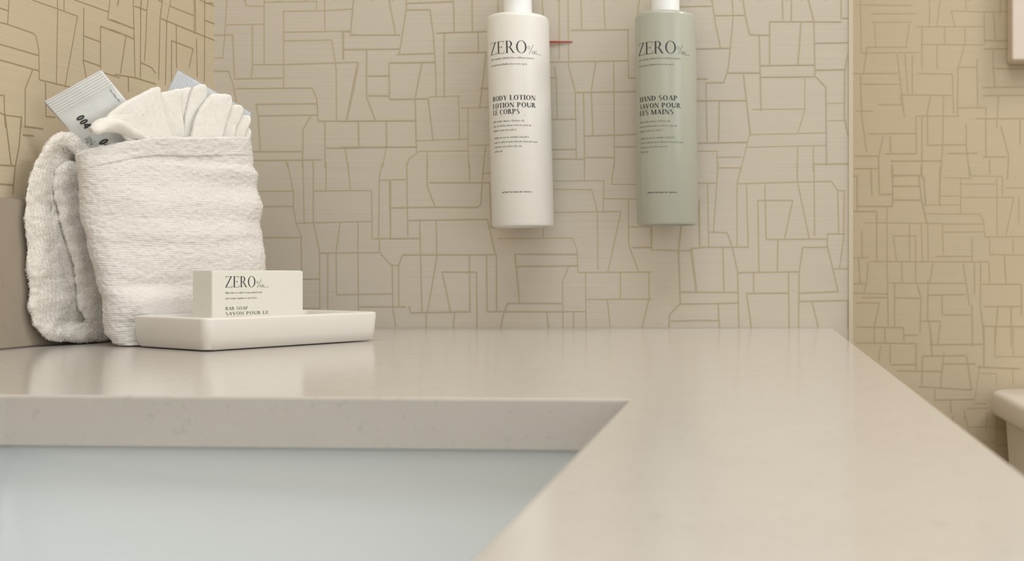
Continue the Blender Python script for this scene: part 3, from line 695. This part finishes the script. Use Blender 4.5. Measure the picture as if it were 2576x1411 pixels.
# ---------------------------------------------------------------- pocket-folded towel
ZL_, ZR_ = .751, .851
lt = [(345, 195), (385, 192), (450, 200), (540, 205), (610, 226), (700, 246), (760, 264), (800, 268), (835, 272), (860, 290), (872, 312)]
rt = [(345, 624), (380, 628), (415, 632), (440, 645), (470, 640), (520, 655), (560, 650), (600, 658), (680, 660), (760, 660), (810, 660), (840, 655)]
sL = F/ZL_; sR = F/ZR_
def left_x(z): return (interp(lt, PY+(CZ-z)*sL)-PX)/sL
def right_x(z): return (interp(rt, PY+(CZ-z)*sR)-PX)/sR
ztL = CZ+(PY-384)/sL; ztR = CZ+(PY-346)/sR          # mouth rim at the two ends
zfl = TOP+.0008
NR, NC = 280, 260
def pouch_pt(k, t, inset=0):
    """k fraction of height 0..1, t angle of the cross-section"""
    c, s = math.cos(t), math.sin(t)
    zr = ztL+(ztR-ztL)*(.5+.5*c)**.75+(.0015*math.sin(3*c+1))
    z = zfl+(zr-zfl)*k
    xa, xb = left_x(z), right_x(z)
    A_ = Vector((xa, ZL_, 0)); B_ = Vector((xb, ZR_, 0)); mid = (A_+B_)/2; ax = (B_-A_)/2; nn = Vector((ax.y, -ax.x, 0)).normalized()
    hd = .0185*(1-.15*k)
    if k < .08: hd *= .72+.28*(k/.08)**.5
    e = .62
    cc = math.copysign(abs(c)**e, c); ss = math.copysign(abs(s)**.8, s)
    taper = 1
    p = mid+ax*cc*(1-inset/ax.length)+nn*ss*(hd-inset)
    if c < 0: p += nn*.0
    # broad soft sags and the rolled fold at the lower left
    f = max(0, s)
    fold = math.exp(-((z-(TOP+.0285))/.0085)**2)*math.exp(-((c+.55)/.40)**2)
    crease = math.exp(-((z-(TOP+.0415))/.0035)**2)*math.exp(-((c+.5)/.4)**2)+math.exp(-((z-(TOP+.015))/.004)**2)*math.exp(-((c+.6)/.4)**2)
    p += nn*f*(.0050*fold-.0018*crease)
    p += nn*f*.0022*math.sin(z*62+c*2.2)*(.3+.7*k)
    p += nn*f*(-.0022)*math.exp(-((z-(TOP+.072)-c*.004)/.006)**2)*(.5+.5*c)
    p += nn*f*(.0010)*(1 if k > .915 else 0)
    p.z = z
    return p
bm = bmesh.new()
def even_angles(n):
    N_ = 4000; acc = [0]; f = lambda t: (math.copysign(abs(math.cos(t))**.62, math.cos(t)), .38*math.copysign(abs(math.sin(t))**.8, math.sin(t)))
    for i in range(N_):
        a, b = f(2*math.pi*i/N_), f(2*math.pi*(i+1)/N_); acc.append(acc[-1]+math.hypot(a[0]-b[0], a[1]-b[1]))
    out = []; k = 0
    for j in range(n):
        tgt = acc[-1]*j/n
        while acc[k+1] < tgt: k += 1
        out.append(2*math.pi*(k+(tgt-acc[k])/(acc[k+1]-acc[k]))/N_)
    return out
TT = even_angles(NC)
rings = []
for i in range(NR+1): rings.append([pouch_pt(i/NR, TT[j]) for j in range(NC)])
for ins, k in ((.0012, 1.006), (.0035, 1.004), (.0048, .985), (.005, .93), (.006, .86), (.012, .84)):
    rings.append([pouch_pt(k, TT[j], ins) for j in range(NC)])
vr = loft(bm, rings)
cb = bm.verts.new(sum((v.co for v in vr[0]), Vector())/NC); ctp = bm.verts.new(sum((v.co for v in vr[-1]), Vector())/NC)
for j in range(NC):
    bm.faces.new([vr[0][(j+1) % NC], vr[0][j], cb]); bm.faces.new([vr[-1][j], vr[-1][(j+1) % NC], ctp])
bmesh.ops.recalc_face_normals(bm, faces=bm.faces)
rough_up(bm, .0010, 40, 5); rough_up(bm, .0005, 400, 6)
# woven rib rows
bm.normal_update()
for v in bm.verts:
    v.co += v.normal*.00015*math.sin((v.co.z+.0022*noise.noise(v.co*30))*4000)
for v in bm.verts:                            # the soft foot of the towel yields to the tray it leans against
    if v.co.z < TOP+Ht+.022:
        d = v.co-C0; a, b = d.dot(eL), d.dot(eS); soft = 1-max(0, (v.co.z-TOP-Ht)/.022); soft = soft*soft*(3-2*soft)
        if a > -.001 and b < St+.001:
            pa, pb_ = a+.001, St+.001-b
            if pa < pb_: v.co -= eL*pa*soft
            else: v.co += eS*pb_*soft
bm.normal_update()
fluff(bm, 60000, .0007, .00026, 9, .2)
pt_o = obj('pocket_towel', bm, M['towel'], smooth='keep')
for p in pt_o.data.polygons: p.use_smooth = True
tag(pt_o, 'thick white terry towel folded upright into a pocket that holds a washcloth and sachets', 'towel')

# ---------------------------------------------------------------- fan-folded washcloth in the pocket
def zlen(x): return ZL_+(ZR_-ZL_)*min(1, max(0, (x-230)/(650-230)))
leaves = [  # (outline pixels, depth offset, half thickness mm)
    ([(348, 390), (300, 345), (258, 304), (262, 292), (300, 262), (350, 234), (380, 221), (392, 222), (396, 236), (410, 300), (430, 390)], -.0045, 2.2),
    ([(395, 390), (385, 300), (384, 236), (396, 232), (404, 240), (420, 300), (440, 390)], -.0015, 1.8),
    ([(410, 390), (396, 262), (402, 236), (430, 227), (452, 224), (460, 236), (462, 290), (470, 390)], .002, 1.8),
    ([(440, 390), (440, 300), (456, 232), (466, 222), (482, 218), (490, 226), (488, 290), (490, 390)], .0045, 1.7),
    ([(468, 390), (466, 300), (484, 226), (494, 216), (510, 212), (520, 217), (522, 250), (516, 390)], .001, 1.8),
    ([(470, 390), (478, 310), (502, 262), (518, 241), (530, 237), (562, 239), (573, 245), (573, 268), (556, 320), (532, 390)], -.005, 2.0),
    ([(520, 390), (548, 320), (566, 274), (576, 266), (596, 265), (606, 271), (604, 290), (588, 330), (574, 390)], -.002, 1.8),
    ([(545, 390), (578, 325), (592, 296), (602, 290), (622, 289), (631, 296), (628, 314), (612, 350), (598, 390)], .0005, 1.8),
    ([(580, 390), (604, 340), (612, 324), (622, 318), (633, 320), (637, 330), (632, 352), (616, 390)], .003, 1.8)]
bm = bmesh.new()
def nrm_dir():
    d = Vector((at(650, 400, ZR_)-at(230, 400, ZL_))); d.z = 0; d.normalize(); return Vector((d.y, -d.x, 0))
NN = nrm_dir()
def puff(bm, outl, doff, half, nlev=5, taper=None):
    """soft slab from an outline in the towel's own upright plane"""
    O = catmull(outl, 6, True)
    cx = sum(p[0] for p in O)/len(O); cy = sum(p[1] for p in O)/len(O)
    def W(x, y, d):
        Z = zlen(x); return at(x, y, Z)-NN*doff*1.0-NN*(-d)
    rr = []
    for a in [90, 70, 45, 20, 0, -20, -45, -70, -90]:
        ca, sa = math.cos(R(a)), math.sin(R(a)); ins = (1-ca)*half*.001*F/.79
        ring = []
        for x, y in O:
            dx, dy = cx-x, cy-y; L = math.hypot(dx, dy) or 1
            ring.append(W(x+dx/L*ins, y+dy/L*ins, sa*half*.001))
        rr.append(ring)
    mid0 = [tuple(p) for p in rr[0]]
    vr = loft(bm, rr)
    for v_, sa in ((vr[0], 1), (vr[-1], -1)):
        prev = v_
        for k in (.7, .4, .15):
            cur = []
            for i, (x, y) in enumerate(O):
                co = v_[i].co; c0 = W(cx, cy, sa*half*.00105)
                cur.append(bm.verts.new(c0.lerp(co, k)))
            for i in range(len(O)): bm.faces.new([prev[i], prev[(i+1) % len(O)], cur[(i+1) % len(O)], cur[i]])
            prev = cur
        bm.faces.new(prev)
for o_, d_, h_ in leaves: puff(bm, o_, d_, h_)
# rolled corner on the left: a tapering tube
tube = [((392, 360), 4), ((360, 347), 9), ((325, 331), 14), ((290, 316), 18), ((262, 316), 19), ((240, 324), 17), ((229, 328), 9)]
cen = catmull([(p[0][0], p[0][1], p[1]) for p in tube], 6)
rr = []
for i, (x, y, r_) in enumerate(cen):
    x2, y2, _ = cen[min(i+1, len(cen)-1)]; x1, y1, _ = cen[max(i-1, 0)]
    L = math.hypot(x2-x1, y2-y1); nx, ny = -(y2-y1)/L, (x2-x1)/L
    rr.append([at(x+nx*r_*math.cos(t), y+ny*r_*math.cos(t), zlen(x)-.0075)+NN*(r_*.00022*math.sin(t)) for t in [2*math.pi*k/20 for k in range(20)]])
loft(bm, rr, cap0=True, cap1=True)
bmesh.ops.recalc_face_normals(bm, faces=bm.faces)
rough_up(bm, .0006, 160, 8); bm.normal_update(); fluff(bm, 14000, .0006, .00018, 12, .1)
wc = obj('washcloth', bm, M['cloth'], smooth='keep')
for p in wc.data.polygons: p.use_smooth = True
tag(wc, 'white washcloth pleated into a fan, tucked into the pocket of the towel', 'washcloth')

# ---------------------------------------------------------------- sachets
def sachet(name, corner, du, dv, wdt, hgt, Z, m, lean, label, group=None):
    """corner: top corner pixel, du/dv: pixel directions of the two edges; pillow pack with a crimped end"""
    pl = lambda x, y: at(x, y, zlen(x))-NN*Z
    c = pl(*corner)
    v = (pl(corner[0]+dv[0], corner[1]+dv[1])-c).normalized(); u = pl(corner[0]+du[0], corner[1]+du[1])-c; u = (u-v*u.dot(v)).normalized()
    nr = Vector((0, -1, 0)); v = (v+Vector((0, lean, 0))).normalized(); nr = u.cross(v); nr = nr if nr.y < 0 else -nr
    root = empty(name, tuple(c)); tag(root, label, 'sachet', group)
    nu, nv = 30, 150; bm = bmesh.new(); seal = .013
    def pt(a, b, side):
        x, y = a*wdt, b*hgt
        e = min(1, max(0, (y-seal)/.012)); e2 = min(1, max(0, (hgt-y)/.02))
        prof = (math.sin(math.pi*min(1, max(0, a*1.0)))**.6) if 0 < a < 1 else 0
        h_ = .0024*prof*(e*e*(3-2*e))*e2
        wr = noise.noise(Vector((x*60, y*60, side*3)))*.0009*prof*e
        h_ += .00015
        crimp = .00016*math.sin(y*2*math.pi/.0018) if y < seal-.001 else 0
        return c+u*x+v*y+nr*(side*(h_+abs(wr))+crimp+.0008*math.sin(3*a+2*b))
    g = {}
    for sd in (1, -1):
        for i in range(nu+1):
            for j in range(nv+1):
                if sd == -1 and (i in (0, nu) or j in (0, nv)): g[sd, i, j] = g[1, i, j]; continue
                g[sd, i, j] = bm.verts.new(pt(i/nu, j/nv, sd))
        for i in range(nu):
            for j in range(nv):
                q = [g[sd, i, j], g[sd, i+1, j], g[sd, i+1, j+1], g[sd, i, j+1]]
                bm.faces.new(q if sd == 1 else q[::-1])
    film = pin(obj('film', bm, m, root, smooth=True), root)
    fn = lambda a, b: pt(a/wdt, b/hgt, 1)+nr*.0003
    return root, film, fn
s1, f1, fn1 = sachet('toiletry_sachet', (268, 172), (-135, 97), (60, 74), .0425, .060, .0075, M['sachet'], 0, 'milky plastic sachet with dark printing, tilted left out of the towel pocket')
def fnt(a, b): return fn1(.0445-a, b)         # print runs down the length, letters turned with the pack
def along(q, a0, b0, sa, sb):
    """print with its baseline down the pack (b) and letter tops towards the right edge"""
    return [[(a0-py*sa, b0+px*sb) for px, py in f] for f in q]
q, W_ = text_quads('004', .24, .16, .08)
fn_r = lambda a, b: fn1(max(a, .0002), b)
big = along(q, .0335, .0190, .0054, .0044)
q2 = along(text_quads('04', .24, .16, .1)[0], .0325, .0405, .0062, .0050)
q3 = along(small_print(0, .0105, 0, .0013, 31), .0045, .0143, 1, 1)
q4 = []
rnd = random.Random(3)
for k in range(70):
    a_ = .0335+rnd.random()*.005; b_ = .034+rnd.random()*.006; q4.append([(a_, b_), (a_+.0004, b_), (a_+.0004, b_+.0004), (a_, b_+.0004)])
lettering('printed_text', [(big, M['ink'])], fn_r, f1, s1)
lettering('printed_text', [(q3, M['ink_blue'])], fn_r, f1, s1)
lettering('printed_text', [(q2, M['ink']), (q4, M['ink_grey'])], fn_r, f1, s1)
s2, f2, fn2 = sachet('toiletry_sachet', (462, 172), (-50, 86), (105, 62), .05, .062, .0085, M['sachet_grey'], 0, 'pale grey sachet whose corner pokes up behind the fanned washcloth')

# ---------------------------------------------------------------- toilet beyond the counter end
to = empty('toilet', (.55, 1.2, 0)); tag(to, 'beige-white ceramic toilet against the far wallpapered wall', 'toilet')
zl = CZ-.155
bm = bmesh.new(); tx0, tx1, ty0, ty1 = .303, .80, 1.215, 1.44
def rr_(ins, z, r): return [(x, y, z) for x, y in rounded([(tx0+ins, ty0+ins), (tx1-ins, ty0+ins), (tx1-ins, ty1-ins), (tx0+ins, ty1-ins)], r, 8)]
loft(bm, [rr_(.006, zl-.031, .03), rr_(.001, zl-.029, .032), rr_(0, zl-.024, .032), rr_(0, zl-.006, .032), rr_(.002, zl-.002, .032), rr_(.006, zl, .03)], cap0=True, cap1=True)
pin(obj('tank_lid', bm, M['ceramic'], to, smooth=True), to).data.set_sharp_from_angle(angle=R(60))
bm = bmesh.new()
loft(bm, [rr_(.05, .40, .05), rr_(.03, .42, .045), rr_(.014, zl-.033, .035), rr_(.016, zl-.0312, .03)], cap0=True, cap1=True)
pin(obj('tank', bm, M['ceramic'], to, smooth=True), to).data.set_sharp_from_angle(angle=R(60))
def el(cy, rx, ry, z, n=40): return [(.5515+rx*math.cos(2*math.pi*k/n), cy+ry*math.sin(2*math.pi*k/n), z) for k in range(n)]
bm = bmesh.new()
loft(bm, [el(1.08, .12, .25, .0), el(1.08, .11, .24, .03), el(1.07, .10, .22, .15), el(1.02, .15, .26, .28), el(.98, .185, .25, .37), el(.98, .19, .255, .392), el(.98, .15, .21, .392), el(.99, .12, .17, .30), el(1.0, .06, .08, .2)], cap0=True, cap1=True)
box(bm, (.40, 1.18, .36), (.70, 1.40, .3995), bevel=.01)
pin(obj('bowl', bm, M['ceramic'], to, smooth=True), to).data.set_sharp_from_angle(angle=R(50))
bm = bmesh.new()
loft(bm, [el(.975, .192, .258, .393), el(.975, .195, .262, .40), el(.975, .195, .262, .418), el(.975, .18, .25, .426)], cap0=True, cap1=True)
pin(obj('seat_cover', bm, M['cap'], to, smooth=True), to).data.set_sharp_from_angle(angle=R(50))
bm = bmesh.new(); box(bm, (.36, 1.20, zl-.10), (.44, 1.212, zl-.085), bevel=.003); box(bm, (.36, 1.205, zl-.102), (.38, 1.232, zl-.083), bevel=.003)
pin(obj('flush_lever', bm, M['metal'], to), to)

# ---------------------------------------------------------------- panel hung on the alcove wall
bm = bmesh.new(); X0, Z0 = .331, CZ+.2736
box(bm, (X0, YA-.030, Z0), (X0+.42, YA-.0006, Z0+.55), bevel=.0025)
wp = obj('canvas_panel', bm, M['panel']); tag(wp, 'pale box-framed panel hanging on the far wallpapered wall above the toilet', 'wall panel')

# lamp housings on the ceiling and above the sink (out of the picture, they carry the room's light)
for nm, c, s_, lb in (('ceiling_lamp', (.25, .05), .95, 'large square ceiling lamp panel over the room'), ('ceiling_lamp', (1.15, .75), .4, 'small square ceiling lamp panel over the alcove')):
    bm = bmesh.new(); box(bm, (c[0]-s_/2, c[1]-s_/2, 2.37), (c[0]+s_/2, c[1]+s_/2, ZC-.0005), bevel=.004)
    tag(obj(nm, bm, M['cap']), lb, 'lamp')
